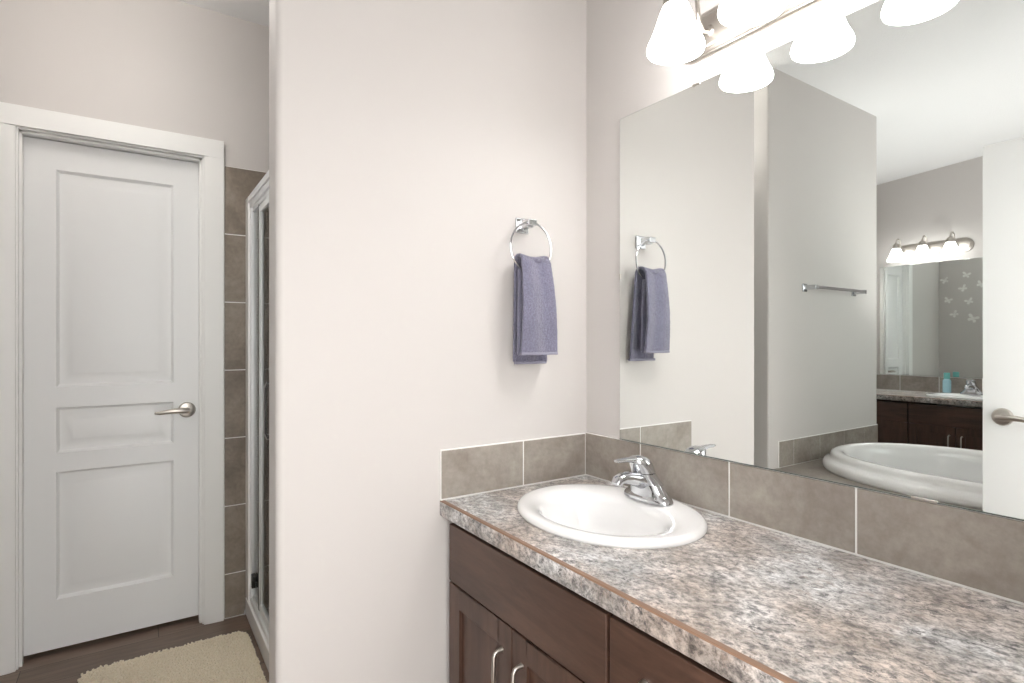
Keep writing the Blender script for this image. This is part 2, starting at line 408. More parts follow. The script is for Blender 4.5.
# closet door (leaf recessed in its jamb), seen straight on
YL = 1.425
dl = door_leaf(-1.645, -1.043, YL, YL + 0.035, 0.022, 2.05, 0.100, PAN, 'door_1').build('door_1', M['door'], at=(-1.645, YL, 0.0))
struct(dl, 'closed white three panel door with a satin lever beside the shower', 'door')
lever(dl, lambda u, w, z: (-1.092 + u, YL - w, 0.947 + z), -1)
def casing(n, x0, x1, y, zt, dirn, jd, label, wd=0.078, legs=(1, 1)):
    "x0..x1 opening; stepped casing on the face at y, jamb and stop running back by jd"
    c = MB()
    def prof(a, bq): return [(a, 0), (a, 0.010), (a + (bq - a) * 0.25, 0.016), (bq, 0.018), (bq, 0)]
    e = 0.006
    for k, (xa, s) in enumerate(((x0 - e, -1), (x1 + e, 1))):
        if legs[k]:
            pts = [(xa, y), (xa, y - dirn * 0.011), (xa + s * 0.018, y - dirn * 0.015), (xa + s * wd, y - dirn * 0.018), (xa + s * wd, y)]
            c.prism(pts, 0, zt + e)
    xa, xb = x0 - e - wd, x1 + e + wd
    c.box(xa, xb, y - dirn * 0.018, y, zt + e, zt + e + wd)
    c.box(x0 - 0.012, x0, y, y + dirn * jd, 0, zt); c.box(x1, x1 + 0.012, y, y + dirn * jd, 0, zt); c.box(x0 - 0.012, x1 + 0.012, y, y + dirn * jd, zt, zt + 0.012)
    c.box(x0, x0 + 0.010, y + dirn * 0.016, y + dirn * (jd * 0.5), 0, zt); c.box(x1 - 0.010, x1, y + dirn * 0.016, y + dirn * (jd * 0.5), 0, zt); c.box(x0, x1, y + dirn * 0.016, y + dirn * (jd * 0.5), zt - 0.010, zt)
    return struct(c.build('trim_%d' % n, M['white'], bevel=0.002), label, 'door trim')
casing(1, -1.653, -1.037, YD, 2.062, 1, 0.10, 'white door casing around the closed three panel door')
# far narrow door in the wall at the end of the second vanity
d3 = door_leaf(DX0 + 0.004, DX1 - 0.004, YN + 0.045, YN + 0.08, 0.02, 2.05, 0.085, PAN, 'door_2').build('door_2', M['door'], at=(DX0, YN + 0.045, 0))
struct(d3, 'narrow white panel door seen only in the second vanity mirror', 'door')
lever(d3, lambda u, w, z: (DX0 + 0.06 + u, YN + 0.045 - w, 0.947 + z), 1)
casing(2, DX0, DX1, YN, 2.062, 1, 0.09, 'white casing of the narrow door beside the second vanity', wd=0.066)
# open entry door, parallel to the mirror wall
XE = -1.555
el = door_leaf(0, 0.76, -0.035, 0, 0.015, 2.032, 0.135, PAN, 'door_3')
TE = lambda u, w, z: (XE + w, -1.394 + u, z)
el.T = TE
eo = el.build('door_3', M['door'], at=(XE, -1.394, 0.0))
struct(eo, 'open white entry door with satin lever reflected at the mirror edge', 'door')
lever(eo, lambda u, w, z: (XE + w, -1.394 + 0.697 + u, 0.955 + z), -1)
lever(eo, lambda u, w, z: (XE - 0.035 - w, -1.394 + 0.697 + u, 0.955 + z), -1)
hg = MB()
for z in (0.25, 1.05, 1.82): hg.tube([(XE + 0.006, -1.397, z - 0.045), (XE + 0.006, -1.397, z + 0.045)], 0.006, 10)
hg.build('hinge', M['nickel'], eo)
cj = MB(); cj.box(-1.575, -1.557, YS - 0.12, YS, 0, 2.044); cj.box(-0.793, -0.775, YS - 0.12, YS, 0, 2.044); cj.box(-1.575, -0.775, YS - 0.12, YS, 2.044, 2.06)
cj.box(-0.779, -0.705, YS, YS + 0.016, 0, 2.06); cj.box(-1.575, -0.705, YS, YS + 0.016, 2.06, 2.125)
struct(cj.build('trim_3', M['white'], bevel=0.002), 'white jamb and casing of the open entry doorway', 'door trim')

# ------------------------------------------------------------------ tile work
def tiles(name, T, u0, u1, z0, z1, us, zs, thick, label, mats, cat='tiles', gap=0.0045, grout_in=0.002, top_grout=0.004):
    "T(u, w, z): w out of the wall; us / zs: tile edges"
    mb = MB(T); mb.cur = 1; mb.box(u0, u1, 0.0, thick - grout_in, z0, min(z1, zs[-1] - 0.001) if zs[-1] > z1 else z1)
    mb.cur = 0
    for i in range(len(us) - 1):
        for j in range(len(zs) - 1):
            mb.box(us[i] + gap / 2, us[i + 1] - gap / 2, 0.001, thick, zs[j] + gap / 2, zs[j + 1] - gap / 2)
    return struct(mb.build(name, [mats, M['grout']], bevel=0.0012, seg=1), label, cat)
ztop = ZB - 0.001
tiles('backsplash', lambda u, w, z: (u, -w, z), -0.556, -0.0085, ZC, ZB, [-0.556, -0.268, -0.0105], [ZC + 0.003, ZB - 0.001], 0.009, 'two grey stone tiles behind the sink under the towel ring', M['tile'], 'backsplash')
tiles('backsplash', lambda u, w, z: (-w, u, z), -1.398, 0.0, ZC, ZB, [-1.398, -1.176, -0.869, -0.5616, -0.2545, -0.0005], [ZC + 0.003, ZB + 0.0015], 0.009, 'row of taupe stone tiles under the big mirror', M['tile'], 'backsplash')
tiles('backsplash', lambda u, w, z: (XF + w, u, z), -0.95, YN, ZC, ZB, [-0.95, -0.66, -0.355, -0.05, 0.255, 0.56, 0.865, YN], [ZC + 0.003, ZB - 0.001], 0.009, 'taupe stone tiles under the second vanity mirror', M['tile'], 'backsplash')
ZT = [0.003] + [0.2015 + 0.3065 * k for k in range(7)]
tiles('shower_tile', lambda u, w, z: (u, YD - w, z), -0.951, -0.0, 0.0, ZT[-1], [-0.951, -0.646, -0.341, -0.0], ZT, 0.009, 'dark taupe wall tiles between the white door casing and the shower', M['tile_dark'], 'wall tiles')
tiles('shower_tile', lambda u, w, z: (-w, u, z), 0.105, YD - 0.01, 0.0, ZT[-1], [0.105, 0.44, 0.745, 1.05, YD - 0.01], ZT, 0.009, 'dark taupe tiles on the long inner wall of the shower', M['tile_dark'], 'wall tiles')
tiles('shower_tile', lambda u, w, z: (u, 0.105 + w, z), -0.84, -0.01, 0.0, ZT[-1], [-0.84, -0.616, -0.311, -0.01], ZT, 0.009, 'dark taupe tiles on the shower side of the partition', M['tile_dark'], 'wall tiles')
tiles('tub_surround', lambda u, w, z: (u, YT - w, z), -2.965, -1.765, DK, DK + 0.153, [-2.965, -2.769, -2.502, -2.208, -1.918, -1.767], [DK + 0.002, DK + 0.151], 0.009, 'row of taupe tiles on the wall at the head of the tub', M['tile'], 'wall tiles')

# ------------------------------------------------------------------ vanities
def T_near(u, v, z): return (-u, v, z)
def T_far(u, v, z): return (XF + u, v, z)

def pull(T, parent, a, bq, out=0.026, r=0.0048):
    "arched bar pull from a to bq (u, v, z on the face)"
    A, B = Vector(a), Vector(bq); o = Vector((out, 0, 0)); d = (B - A)
    pts = [A + d * 0.0, A + o * 0.55, A + o * 0.85 + d * 0.03, A + o + d * 0.10, A + o * 1.06 + d * 0.5, A + o + d * 0.90, A + o * 0.85 + d * 0.97, B + o * 0.55, B]
    mb = MB(T); mb.tube(pts, [r * 1.5, r, r, r, r * 1.1, r, r, r, r * 1.5], 12, (1.0, 1.0), up=(0, 0.3, 0.9) if abs(d.z) < 0.01 else (0, 1, 0))
    return mb.build('pull', M['nickel'], parent)
def shaker(T, parent, name, u, v0, v1, z0, z1, rail=0.058, depth=0.009, th=0.02):
    mb = MB(T)
    mb.box(u - th, u, v0, v0 + rail, z0, z1); mb.box(u - th, u, v1 - rail, v1, z0, z1)
    mb.box(u - th, u, v0 + rail, v1 - rail, z0, z0 + rail); mb.box(u - th, u, v0 + rail, v1 - rail, z1 - rail, z1)
    mb.box(u - th, u - depth, v0 + rail - 0.002, v1 - rail + 0.002, z0 + rail - 0.002, z1 - rail + 0.002)
    return mb.build(name, M['wood_v'], parent, bevel=0.002)
def vanity(T, cabs, label, group):
    "cabs: (kind, v0, v1)"
    lo, hi = min(c[1] for c in cabs), max(c[2] for c in cabs)
    base = T(0.27, (lo + hi) / 2, 0.0)
    root = thing('vanity_cabinet', label, 'cabinet', base, group)
    FU = 0.545
    mb = MB(T)                                             # open carcass: sides, floor, back, toe kick, face rails
    for kind, a, bq in cabs:
        mb.box(0.002, FU - 0.021, a, a + 0.016, 0.10, 0.748); mb.box(0.002, FU - 0.021, bq - 0.016, bq, 0.10, 0.748)
        mb.box(0.002, FU - 0.021, a, bq, 0.10, 0.116); mb.box(0.002, 0.012, a, bq, 0.10, 0.748)
        mb.box(FU - 0.10, FU - 0.021, a, bq, 0.715, 0.730)
        mb.box(0.46, 0.475, a, bq, 0.0, 0.10)
    mb.build('carcass', M['wood_h'], root)
    G = 0.003
    for kind, a, bq in cabs:
        if kind == 'sink':
            f = MB(T); f.box(FU - 0.02, FU, a + G, bq - G, 0.577, 0.736); f.build('false_front', M['wood_h'], root, bevel=0.0025)
            mid = (a + bq) / 2
            for s, (p, q) in enumerate(((a + G, mid - G / 2), (mid + G / 2, bq - G))):
                d = shaker(T, root, 'door', FU, p, q, 0.108, 0.572)
                hv = q - 0.040 if s == 0 else p + 0.040
                pull(T, d, (FU - 0.002, hv, 0.506), (FU - 0.002, hv, 0.396))
        elif kind == 'drawers':
            zs = [0.736, 0.577, 0.425, 0.268, 0.108]
            for k in range(4):
                f = MB(T); f.box(FU - 0.02, FU, a + G, bq - G, zs[k + 1] + (0 if k == 0 else 0.0), zs[k] - (0.005 if k else 0))
                d = f.build('drawer', M['wood_h'], root, bevel=0.0025)
                c = (a + bq) / 2; zz = (zs[k] + zs[k + 1]) / 2
                pull(T, d, (FU - 0.002, c - 0.066, zz), (FU - 0.002, c + 0.066, zz))
        elif kind == 'column':                             # plain drawer over a door, no visible pulls
            f = MB(T); f.box(FU - 0.02, FU, a + G, bq - G, 0.577, 0.736); f.build('drawer', M['wood_h'], root, bevel=0.0025)
            shaker(T, root, 'door', FU, a + G, bq - G, 0.108, 0.572)
    return root
vanity(T_near, [('sink', -0.677, -0.034), ('drawers', -0.995, -0.680), ('sink', -1.394, -0.998)], 'dark brown vanity cabinet in front, under the sink below the towel ring', 'dark vanity cabinets')
vanity(T_far, [('column', 0.597, 1.118), ('sink', -0.06, 0.594), ('column', -0.55, -0.063)], 'dark brown vanity cabinet reflected across the room behind the bathtub', 'dark vanity cabinets')

def countertop(T, v0, v1, sv, label):
    D = 0.5561
    base = T(D / 2, (v0 + v1) / 2, 0.75)
    root = thing('countertop', label, 'countertop', base, 'granite look countertops')
    mb = MB(T); a, bq = max(v0, sv - 0.36), min(v1, sv + 0.36)
    mb.plate(0.001, D - 0.0065, a, bq, (0.245, sv), 0.205, 0.256, ZC - 0.043, ZC)
    if a > v0 + 0.001: mb.box(0.001, D - 0.0065, v0, a, ZC - 0.043, ZC)
    if bq < v1 - 0.001: mb.box(0.001, D - 0.0065, bq, v1, ZC - 0.043, ZC)
    mb.build('slab', M['granite'], root)
    e = MB(T); e.prism([(0, 0)] * 0 or [(D - 0.012, ZC - 0.043), (D - 0.002, ZC - 0.043), (D, ZC - 0.040), (D, ZC - 0.0026), (D - 0.012, ZC - 0.0026)], v0, v1)
    e.v = [(p[0], p[2], p[1]) for p in e.v]
    e.build('front_edge', M['granite'], root)
    s = MB(T); s.prism([(D - 0.012, ZC - 0.0026), (D, ZC - 0.0026), (D - 0.0024, ZC + 0.0002), (D - 0.012, ZC + 0.0002)], v0, v1)
    s.v = [(p[0], p[2], p[1]) for p in s.v]
    q = s.build('edge_seam', M['edge_brown'], root); q['label'] = 'brown bevelled seam along the front edge'
countertop(T_near, -1.397, -0.001, -0.362, 'mottled grey and tan countertop around the near oval sink')
countertop(T_far, -0.56, 1.123, 0.298, 'mottled countertop of the second vanity seen in the mirror')

def ell(c, rx, ry, z, n=72, ex=2.0):
    out = []
    for i in range(n):
        a = 2 * PI * i / n; ca, sa = math.cos(a), math.sin(a)
        k = (abs(ca / rx) ** ex + abs(sa / ry) ** ex) ** (-1 / ex)
        out.append((c[0] + k * ca, c[1] + k * sa, z))
    return out
def sink(T, sv, label):
    root = thing('sink', label, 'sink', T(0.245, sv, ZC), 'oval drop-in sinks')
    O = (0.245, sv); I = (0.268, sv); mb = MB(T)
    R = [ell(O, 0.200, 0.250, ZC - 0.01), ell(O, 0.220, 0.268, ZC + 0.0005), ell(O, 0.2215, 0.2695, ZC + 0.006), ell(O, 0.2185, 0.2665, ZC + 0.013), ell(O, 0.211, 0.259, ZC + 0.0175), ell(O, 0.200, 0.251, ZC + 0.018)]
    def lerp(t): return ((O[0] + (I[0] - O[0]) * t), sv)
    R += [ell(lerp(0.5), 0.180, 0.228, ZC + 0.0165), ell(lerp(0.9), 0.158, 0.206, ZC + 0.0125), ell(I, 0.142, 0.192, ZC + 0.004), ell(I, 0.134, 0.183, ZC - 0.010),
          ell(I, 0.124, 0.170, ZC - 0.05), ell(I, 0.106, 0.143, ZC - 0.095), ell(I, 0.080, 0.105, ZC - 0.125), ell(I, 0.040, 0.045, ZC - 0.136), ell(I, 0.022, 0.022, ZC - 0.139)]
    R += [ell(I, 0.022, 0.022, ZC - 0.150), ell(I, 0.05, 0.055, ZC - 0.148), ell(I, 0.09, 0.115, ZC - 0.137), ell(I, 0.128, 0.168, ZC - 0.105), ell(I, 0.148, 0.196, ZC - 0.055), ell((0.262, sv), 0.170, 0.225, ZC - 0.012), ell(O, 0.200, 0.250, ZC - 0.01)]
    mb.loft(R); mb.build('basin', M['porcelain'], root, angle=60)
    d = MB(T); d.lathe([(0.0, -0.006), (0.019, -0.004), (0.0215, -0.001), (0.017, 0.001), (0.0, 0.002)], (I[0], sv, ZC - 0.137), 24); d.build('drain', M['chrome'], root)
sink(T_near, -0.359, 'white oval sink set in the near countertop by the corner')
sink(T_far, 0.298, 'white oval sink of the second vanity beside the blue bottle')

def faucet(T, sv, label):
    b0 = ZC + 0.0165
    U = 0.092
    root = thing('faucet', label, 'faucet', T(U, sv, b0), 'chrome single lever faucets')
    # centre-set base plate
    bp = MB(T)
    E_ = lambda u, rx, ry, z, ex=2.4: ell((U + u, sv), rx, ry, b0 + z, 48, ex)
    bp.loft([E_(0, 0.031, 0.083, -0.001, 2.6), E_(0, 0.031, 0.083, 0.007, 2.6), E_(0, 0.0295, 0.080, 0.012, 2.6), E_(0, 0.029, 0.070, 0.019), E_(0.001, 0.0305, 0.059, 0.031), E_(0.002, 0.031, 0.049, 0.046, 2.2)], True, True, True)
    bp.build('base_plate', M['chrome'], root, angle=50)
    bd = MB(T)
    bd.loft([E_(0.002, 0.031, 0.049, 0.0465, 2.2), E_(0.007, 0.032, 0.042, 0.058, 2.1), E_(0.013, 0.032, 0.037, 0.068, 2), E_(0.018, 0.031, 0.034, 0.0765, 2)], True, True, True)
    bd.build('body', M['chrome'], root, angle=50)
    sp = MB(T)
    sp.tube([(U + 0.005, sv, b0 + 0.046), (U + 0.04, sv, b0 + 0.060), (U + 0.075, sv, b0 + 0.0695), (U + 0.100, sv, b0 + 0.071), (U + 0.116, sv, b0 + 0.066), (U + 0.122, sv, b0 + 0.057)],
            [0.027, 0.025, 0.021, 0.018, 0.0165, 0.0145], 20, (0.85, 1.1))
    sp.build('spout', M['chrome'], root, angle=60)
    lv = MB(T)
    lv.loft([E_(0.019, 0.0315, 0.0335, 0.0785, 2), E_(0.023, 0.0325, 0.0340, 0.090, 2), E_(0.030, 0.0320, 0.0325, 0.104, 2), E_(0.036, 0.0295, 0.0290, 0.115, 2), E_(0.040, 0.0225, 0.0220, 0.122, 2), E_(0.042, 0.010, 0.010, 0.1255, 2)], True, True, True)
    lv.tube([(U + 0.032, sv, b0 + 0.109), (U + 0.06, sv, b0 + 0.116), (U + 0.088, sv, b0 + 0.119), (U + 0.110, sv, b0 + 0.119), (U + 0.124, sv, b0 + 0.120)], [0.018, 0.012, 0.0085, 0.0085, 0.005], 16, (0.7, 1.2))
    lv.build('lever', M['chrome'], root, angle=60)
    rd = MB(T); rd.tube([(U - 0.022, sv, b0 + 0.025), (U - 0.022, sv, b0 + 0.068)], 0.0025, 8); rd.lathe([(0.0, 0.0), (0.005, 0.0), (0.006, 0.008), (0.004, 0.013), (0.0, 0.014)], (U - 0.022, sv, b0 + 0.066), 14); rd.build('drain_lift_rod', M['chrome'], root)
faucet(T_near, -0.362, 'chrome lever faucet on the near oval sink under the mirror')
faucet(T_far, 0.298, 'chrome lever faucet beside the blue bottle on the second vanity')

def mirror(T, v0, v1, label, clips):
    root = thing('wall_mirror', label, 'mirror', T(0.004, (v0 + v1) / 2, ZB), 'frameless vanity mirrors')
    g0 = MB(T); g0.box(0.001, 0.0055, v0 - 0.0012, v1 + 0.0012, ZB + 0.004, MT + 0.0012); g0.build('backing', M['mirror_edge'], root)
    g1 = MB(T); g1.box(0.0055, 0.0065, v0, v1, ZB + 0.003, MT); g1.build('mirror_glass', M['mirror'], root, smooth=False)
    ch = MB(T); ch.box(0.001, 0.0085, v0, v1, ZB + 0.0008, ZB + 0.0028); ch.build('bottom_channel', M['mirror_edge'], root)
    for cv, cz, wv, wz in clips:
        k = MB(T); k.box(0.001, 0.0095, cv - wv, cv + wv, cz - wz, cz + wz); k.build('clip', M['nickel'], root, bevel=0.001)
mirror(T_near, -1.385, -0.166, 'large frameless mirror above the near sink and tile backsplash', [(-0.459, MT, 0.012, 0.003), (-0.993, ZB + 0.003, 0.022, 0.0025), (-0.167, 1.455, 0.003, 0.009)])
mirror(T_far, -0.55, 1.035, 'frameless mirror over the second vanity reflecting white butterflies', [(0.72, MT, 0.012, 0.005)])

def vanity_light(T, vs, label, glass='shade'):
    zc = 2.075
    root = thing('vanity_light', label, 'wall light', T(0.02, vs[1], zc), 'three shade vanity lights')
    a, bq = min(vs) - 0.115, max(vs) + 0.115
    def stad(h, ins):
        r = h - ins; pts = []
        for c, s in ((bq - h, 0), (a + h, 1)):
            for i in range(17):
                t = -PI / 2 + PI * i / 16 + PI * s
                pts.append((c + r * math.cos(t), zc + r * math.sin(t)))
        return pts
    pl = MB(T); H = 0.060
    prof = [(0.0, 0.0), (0.0, 0.006), (0.004, 0.010), (0.008, 0.010), (0.009, 0.013), (0.013, 0.016), (0.017, 0.016), (0.018, 0.019), (0.023, 0.022), (0.03, 0.022)]
    pl.loft([[(w + 0.001, p[0], p[1]) for p in stad(H, ins)] for ins, w in prof], True, True, True)
    pl.build('back_plate', M['nickel'], root, angle=25)
    for v in ((vs[0] + vs[1]) / 2, (vs[1] + vs[2]) / 2):
        sc_ = MB(T); sc_.lathe([(0.0, 0.030), (0.004, 0.029), (0.006, 0.026), (0.006, 0.023)], (0, v, zc), 12, 'x'); sc_.build('screw', M['nickel'], root)
    S = 0.154
    for v in vs:
        ar = MB(T)
        pts = [(0.022, v, zc - 0.005), (0.045, v, zc - 0.012), (0.062, v, zc + 0.005), (0.068, v, zc + 0.040), (0.072, v, zc + 0.072), (0.088, v, zc + 0.098), (0.115, v, zc + 0.108), (0.140, v, zc + 0.098), (S - 0.002, v, zc + 0.078), (S, v, zc + 0.055)]
        ar.tube(pts, 0.0058, 12); ar.lathe([(0.0, 0.030), (0.012, 0.028), (0.016, 0.023)], (0, v, zc - 0.005), 20, 'x', True)
        am = ar.build('arm', M['nickel'], root)
        sk = MB(T); sk.lathe([(0.0, 0.070), (0.008, 0.069), (0.011, 0.060), (0.024, 0.052), (0.030, 0.036), (0.032, 0.016), (0.029, 0.016), (0.0, 0.020)], (S, v, zc), 28); sk.build('socket_cap', M['nickel'], am)
        sh = MB(T)
        outer = [(0.028, 0.022), (0.032, 0.014), (0.038, 0.000), (0.045, -0.020), (0.052, -0.042), (0.060, -0.062), (0.068, -0.078), (0.071, -0.090), (0.069, -0.097)]
        inner = [(r - 0.0035, z) for r, z in reversed(outer)]
        sh.lathe(outer + inner + [outer[0]], (S, v, zc), 40)
        so = sh.build('shade', M[glass], root, angle=60)
        so['label'] = 'lit bell shaped white glass shade'
        bu = MB(T); bu.lathe([(0.0, 0.028), (0.012, 0.026), (0.013, 0.008), (0.022, -0.012), (0.028, -0.032), (0.026, -0.050), (0.015, -0.062), (0.0, -0.066)], (S, v, zc), 20); bu.build('bulb', M['bulb'], so)
vanity_light(T_near, (-0.511, -0.721, -0.931), 'nickel three shade vanity light above the big near mirror')
vanity_light(T_far, (0.429, 0.633, 0.838), 'nickel three shade vanity light over the second vanity mirror', 'shade_dim')

PX, PY = -1.38, 0.72; PZ = ceil_z(PY)  # lamp added above the view to brighten the passage
pl_ = thing('added_ceiling_light', 'unseen glass bowl light added to brighten the passage to the door', 'added ceiling light', (PX, PY, PZ))
p = MB(); p.lathe([(0.0, 0.006), (0.060, 0.006), (0.062, -0.008), (0.050, -0.018), (0.012, -0.024), (0.009, -0.030), (0.009, -0.345), (0.014, -0.350), (0.012, -0.362), (0.0, -0.366)], (PX, PY, PZ), 36); p.build('stem', M['nickel'], pl_)
p = MB(); o_ = [(0.010, -0.350), (0.060, -0.346), (0.105, -0.330), (0.140, -0.302), (0.158, -0.268), (0.163, -0.248)]
p.lathe(o_ + [(r - 0.004, z + 0.003) for r, z in reversed(o_)] + [o_[0]], (PX, PY, PZ), 48); q = p.build('glass_bowl', M['added_bowl'], pl_)
q['label'] = 'lit white glass bowl of the added light'

# ------------------------------------------------------------------ towel ring and towel
RX, RZ, RY = -0.272, 1.539, -0.055
tr = thing('towel_ring', 'chrome towel ring on the pale wall holding the slate towel', 'towel ring', (RX, 0, RZ + 0.07))
p = MB(); p.box(RX - 0.024, RX + 0.024, -0.009, -0.0005, RZ + 0.050, RZ + 0.098); p.build('mount_plate', M['chrome'], tr, bevel=0.003)
p = MB(); p.box(RX - 0.013, RX + 0.013, -0.050, -0.008, RZ + 0.062, RZ + 0.088); p.box(RX - 0.016, RX + 0.016, -0.064, -0.046, RZ + 0.066, RZ + 0.086); p.build('post', M['chrome'], tr, bevel=0.003)
p = MB(); p.torus((RX, RY, RZ), 0.076, 0.0032); p.build('ring', M['chrome'], tr)

def towel():
    zb = RZ - 0.071                          # lowest inside of the ring: the cloth hangs over it
    root_loc = (RX, RY, 1.2)
    me_v = []; rows = []
    NU = 26
    # path: front hem -> up -> over the ring -> down the back; (depth y, z, x centre, width, wave)
    path = []
    top = 1.508
    for i in range(25):
        t = i / 24; z = 1.215 + (top - 0.014 - 1.215) * t
        path.append(('f', -0.088 + 0.012 * t - 0.010 * math.sin(PI * t) , z, -0.266 - 0.004 * t, 0.132 - 0.026 * t))
    for i in range(1, 10):
        q = PI * i / 10
        path.append(('o', RY - 0.019 * math.cos(q) - 0.001, top - 0.014 + 0.014 * math.sin(q), -0.2695, 0.106))
    for i in range(25):
        t = i / 24; z = top - 0.014 + (1.186 - (top - 0.014)) * t
        path.append(('b', -0.037 + 0.010 * t, z, -0.267 + 0.013 * t, 0.106 + 0.020 * t))
    mb = MB(); vs = []; fs = []
    for k, (side, y, z, xc, w) in enumerate(path):
        for i in range(NU + 1):
            s = i / NU - 0.5
            amp = 0.004 if side != 'o' else 0.0035
            yy = y + amp * math.sin(s * 9.0 + k * 0.045) * (1 if side == 'f' else -1)
            dip = 0.004 * math.cos(s * 2 * PI) if side == 'o' else 0
            sag = -0.010 * (s + 0.5) * (1 - min(1, abs(z - 1.2) / 0.3)) if side == 'f' else 0.0
            vs.append((xc + s * w, yy, z - dip + (0.0 if side != 'f' else -0.004 * s * 0)))
    n = NU + 1
    for k in range(len(path) - 1):
        for i in range(NU):
            fs.append((k * n + i, k * n + i + 1, (k + 1) * n + i + 1, (k + 1) * n + i))
    mb.add(vs, fs)
    # second ply of the front, folded under and turned round the left edge
    o = mb.build('hand_towel', M['terry'], at=root_loc, angle=180)
    sd = o.modifiers.new('thick', 'SOLIDIFY'); sd.thickness = 0.010; sd.offset = 0
    tx = bpy.data.textures.new('terry_loops', 'CLOUDS'); tx.noise_scale = 0.006
    ss = o.modifiers.new('sub', 'SUBSURF'); ss.levels = 2; ss.render_levels = 2
    dp = o.modifiers.new('pile', 'DISPLACE'); dp.texture = tx; dp.strength = 0.0035; dp.mid_level = 0.5
    tag(o, 'slate lavender hand towel hanging folded through the chrome ring', 'towel')
    # inner ply of the front fold
    mb = MB(); vs = []; fs = []; K = 26
    for k in range(K + 1):
        t = k / K; z = 1.208 + (1.470 - 1.208) * t
        xc = -0.270 - 0.003 * t; w = 0.128 - 0.020 * t
        for i in range(NU + 1):
            s = i / NU - 0.5
            y = -0.070 + 0.006 * t - 0.003 * math.sin(s * 7)
            vs.append((xc + s * w, y, z))
    for k in range(K):
        for i in range(NU): fs.append((k * n + i, k * n + i + 1, (k + 1) * n + i + 1, (k + 1) * n + i))
    mb.add(vs, fs); q = mb.build('inner_fold', M['terry'], o, angle=180)
    sd = q.modifiers.new('thick', 'SOLIDIFY'); sd.thickness = 0.009; sd.offset = 0
    ss = q.modifiers.new('sub', 'SUBSURF'); ss.levels = 1; ss.render_levels = 1
    # woven hems
    h = MB()
    def strip(yf, z0, z1, xc, w, sg):
        a = []
        for i in range(NU + 1):
            s = i / NU - 0.5; a.append((xc + s * w, yf + 0.004 * math.sin(s * 9.0) * sg))
        ring = [(x, y - 0.0062) for x, y in a] + [(x, y + 0.0062) for x, y in reversed(a)]
        h.loft([[(x, y, z0) for x, y in ring], [(x, y, z1) for x, y in ring]], True, True, True)
    strip(-0.088, 1.2095, 1.218, -0.266, 0.1305, 1); strip(-0.027, 1.180, 1.189, -0.254, 0.1245, -1)
    h.build('hem', M['hem'], o, bevel=0.002)
towel()

# ------------------------------------------------------------------ towel bar on the tub wall
tb = thing('towel_bar', 'short chrome towel bar on the greige wall above the tub', 'towel bar', (-2.36, YT, 1.57))
for x in (-2.04, -2.635):
    p = MB(); p.box(x - 0.024, x + 0.024, YT - 0.009, YT - 0.0005, 1.546, 1.594); p.box(x - 0.013, x + 0.013, YT - 0.078, YT - 0.008, 1.557, 1.583); p.build('post', M['chrome'], tb, bevel=0.003)
p = MB(); p.box(-2.625, -2.05, YT - 0.079, YT - 0.063, 1.561, 1.579); p.build('bar', M['chrome'], tb, bevel=0.003)

# ------------------------------------------------------------------ bathtub and its deck
TC = (-2.27, -0.43); EX = 2.2
dk = thing('tub_deck', 'tiled platform that the white bathtub is set into', 'tub platform', (-2.31, -0.52, 0), None, 'structure')
mb = MB(); mb.plate(-2.97, -1.665, -1.398, YT - 0.0005, TC, 0.50, 0.68, DK - 0.03, DK, EX); mb.build('deck_top', M['tile'], dk)
mb = MB(); mb.cur = 1; mb.box(-1.685, -1.674, -1.398, YT - 0.0005, 0, DK - 0.03); mb.box(-2.97, -2.961, -1.398, YT - 0.0005, 0, DK - 0.03)
mb.cur = 0
ys = [-1.398, -1.165, -0.860, -0.555, -0.250, 0.055, YT - 0.001]
for i in range(6):
    for z0, z1 in ((0.003, 0.25), (0.25, 0.499)):
        mb.box(-1.678, -1.666, ys[i] + 0.002, ys[i + 1] - 0.002, z0 + 0.002, z1 - 0.002); mb.box(-2.97, -2.958, ys[i] + 0.002, ys[i + 1] - 0.002, z0 + 0.002, z1 - 0.002)
mb.build('apron', [M['tile_dark'], M['grout']], dk, bevel=0.001, seg=1)
tubo = thing('bathtub', 'white oval drop-in bathtub reflected in the big mirror', 'bathtub', (TC[0], TC[1], 0.08))
mb = MB()
def tr_(rx, ry, z, ex=EX): return ell(TC, rx, ry, z, 96, ex)
R = [tr_(0.49, 0.67, DK - 0.02), tr_(0.535, 0.728, DK + 0.0005), tr_(0.541, 0.734, DK + 0.0150), tr_(0.539, 0.732, DK + 0.0360), tr_(0.528, 0.721, DK + 0.0510), tr_(0.512, 0.705, DK + 0.0570), tr_(0.503, 0.696, DK + 0.0630), tr_(0.500, 0.693, DK + 0.0780),
     tr_(0.494, 0.687, DK + 0.0915), tr_(0.478, 0.671, DK + 0.0990), tr_(0.455, 0.648, DK + 0.0990), tr_(0.437, 0.630, DK + 0.0900), tr_(0.424, 0.617, DK + 0.0675), tr_(0.415, 0.607, DK + 0.0150), tr_(0.395, 0.58, DK - 0.15), tr_(0.37, 0.545, DK - 0.33), tr_(0.33, 0.49, DK - 0.40), tr_(0.25, 0.40, DK - 0.425), tr_(0.05, 0.1, DK - 0.43)]
mb.loft(R, True, False, True); mb.build('tub_shell', M['acrylic'], tubo, angle=60)
mb = MB(); mb.lathe([(0.0, -0.002), (0.03, -0.002), (0.032, 0.002), (0.022, 0.004), (0.0, 0.005)], (TC[0], TC[1] - 0.3, DK - 0.424), 24); mb.build('drain', M['chrome'], tubo)

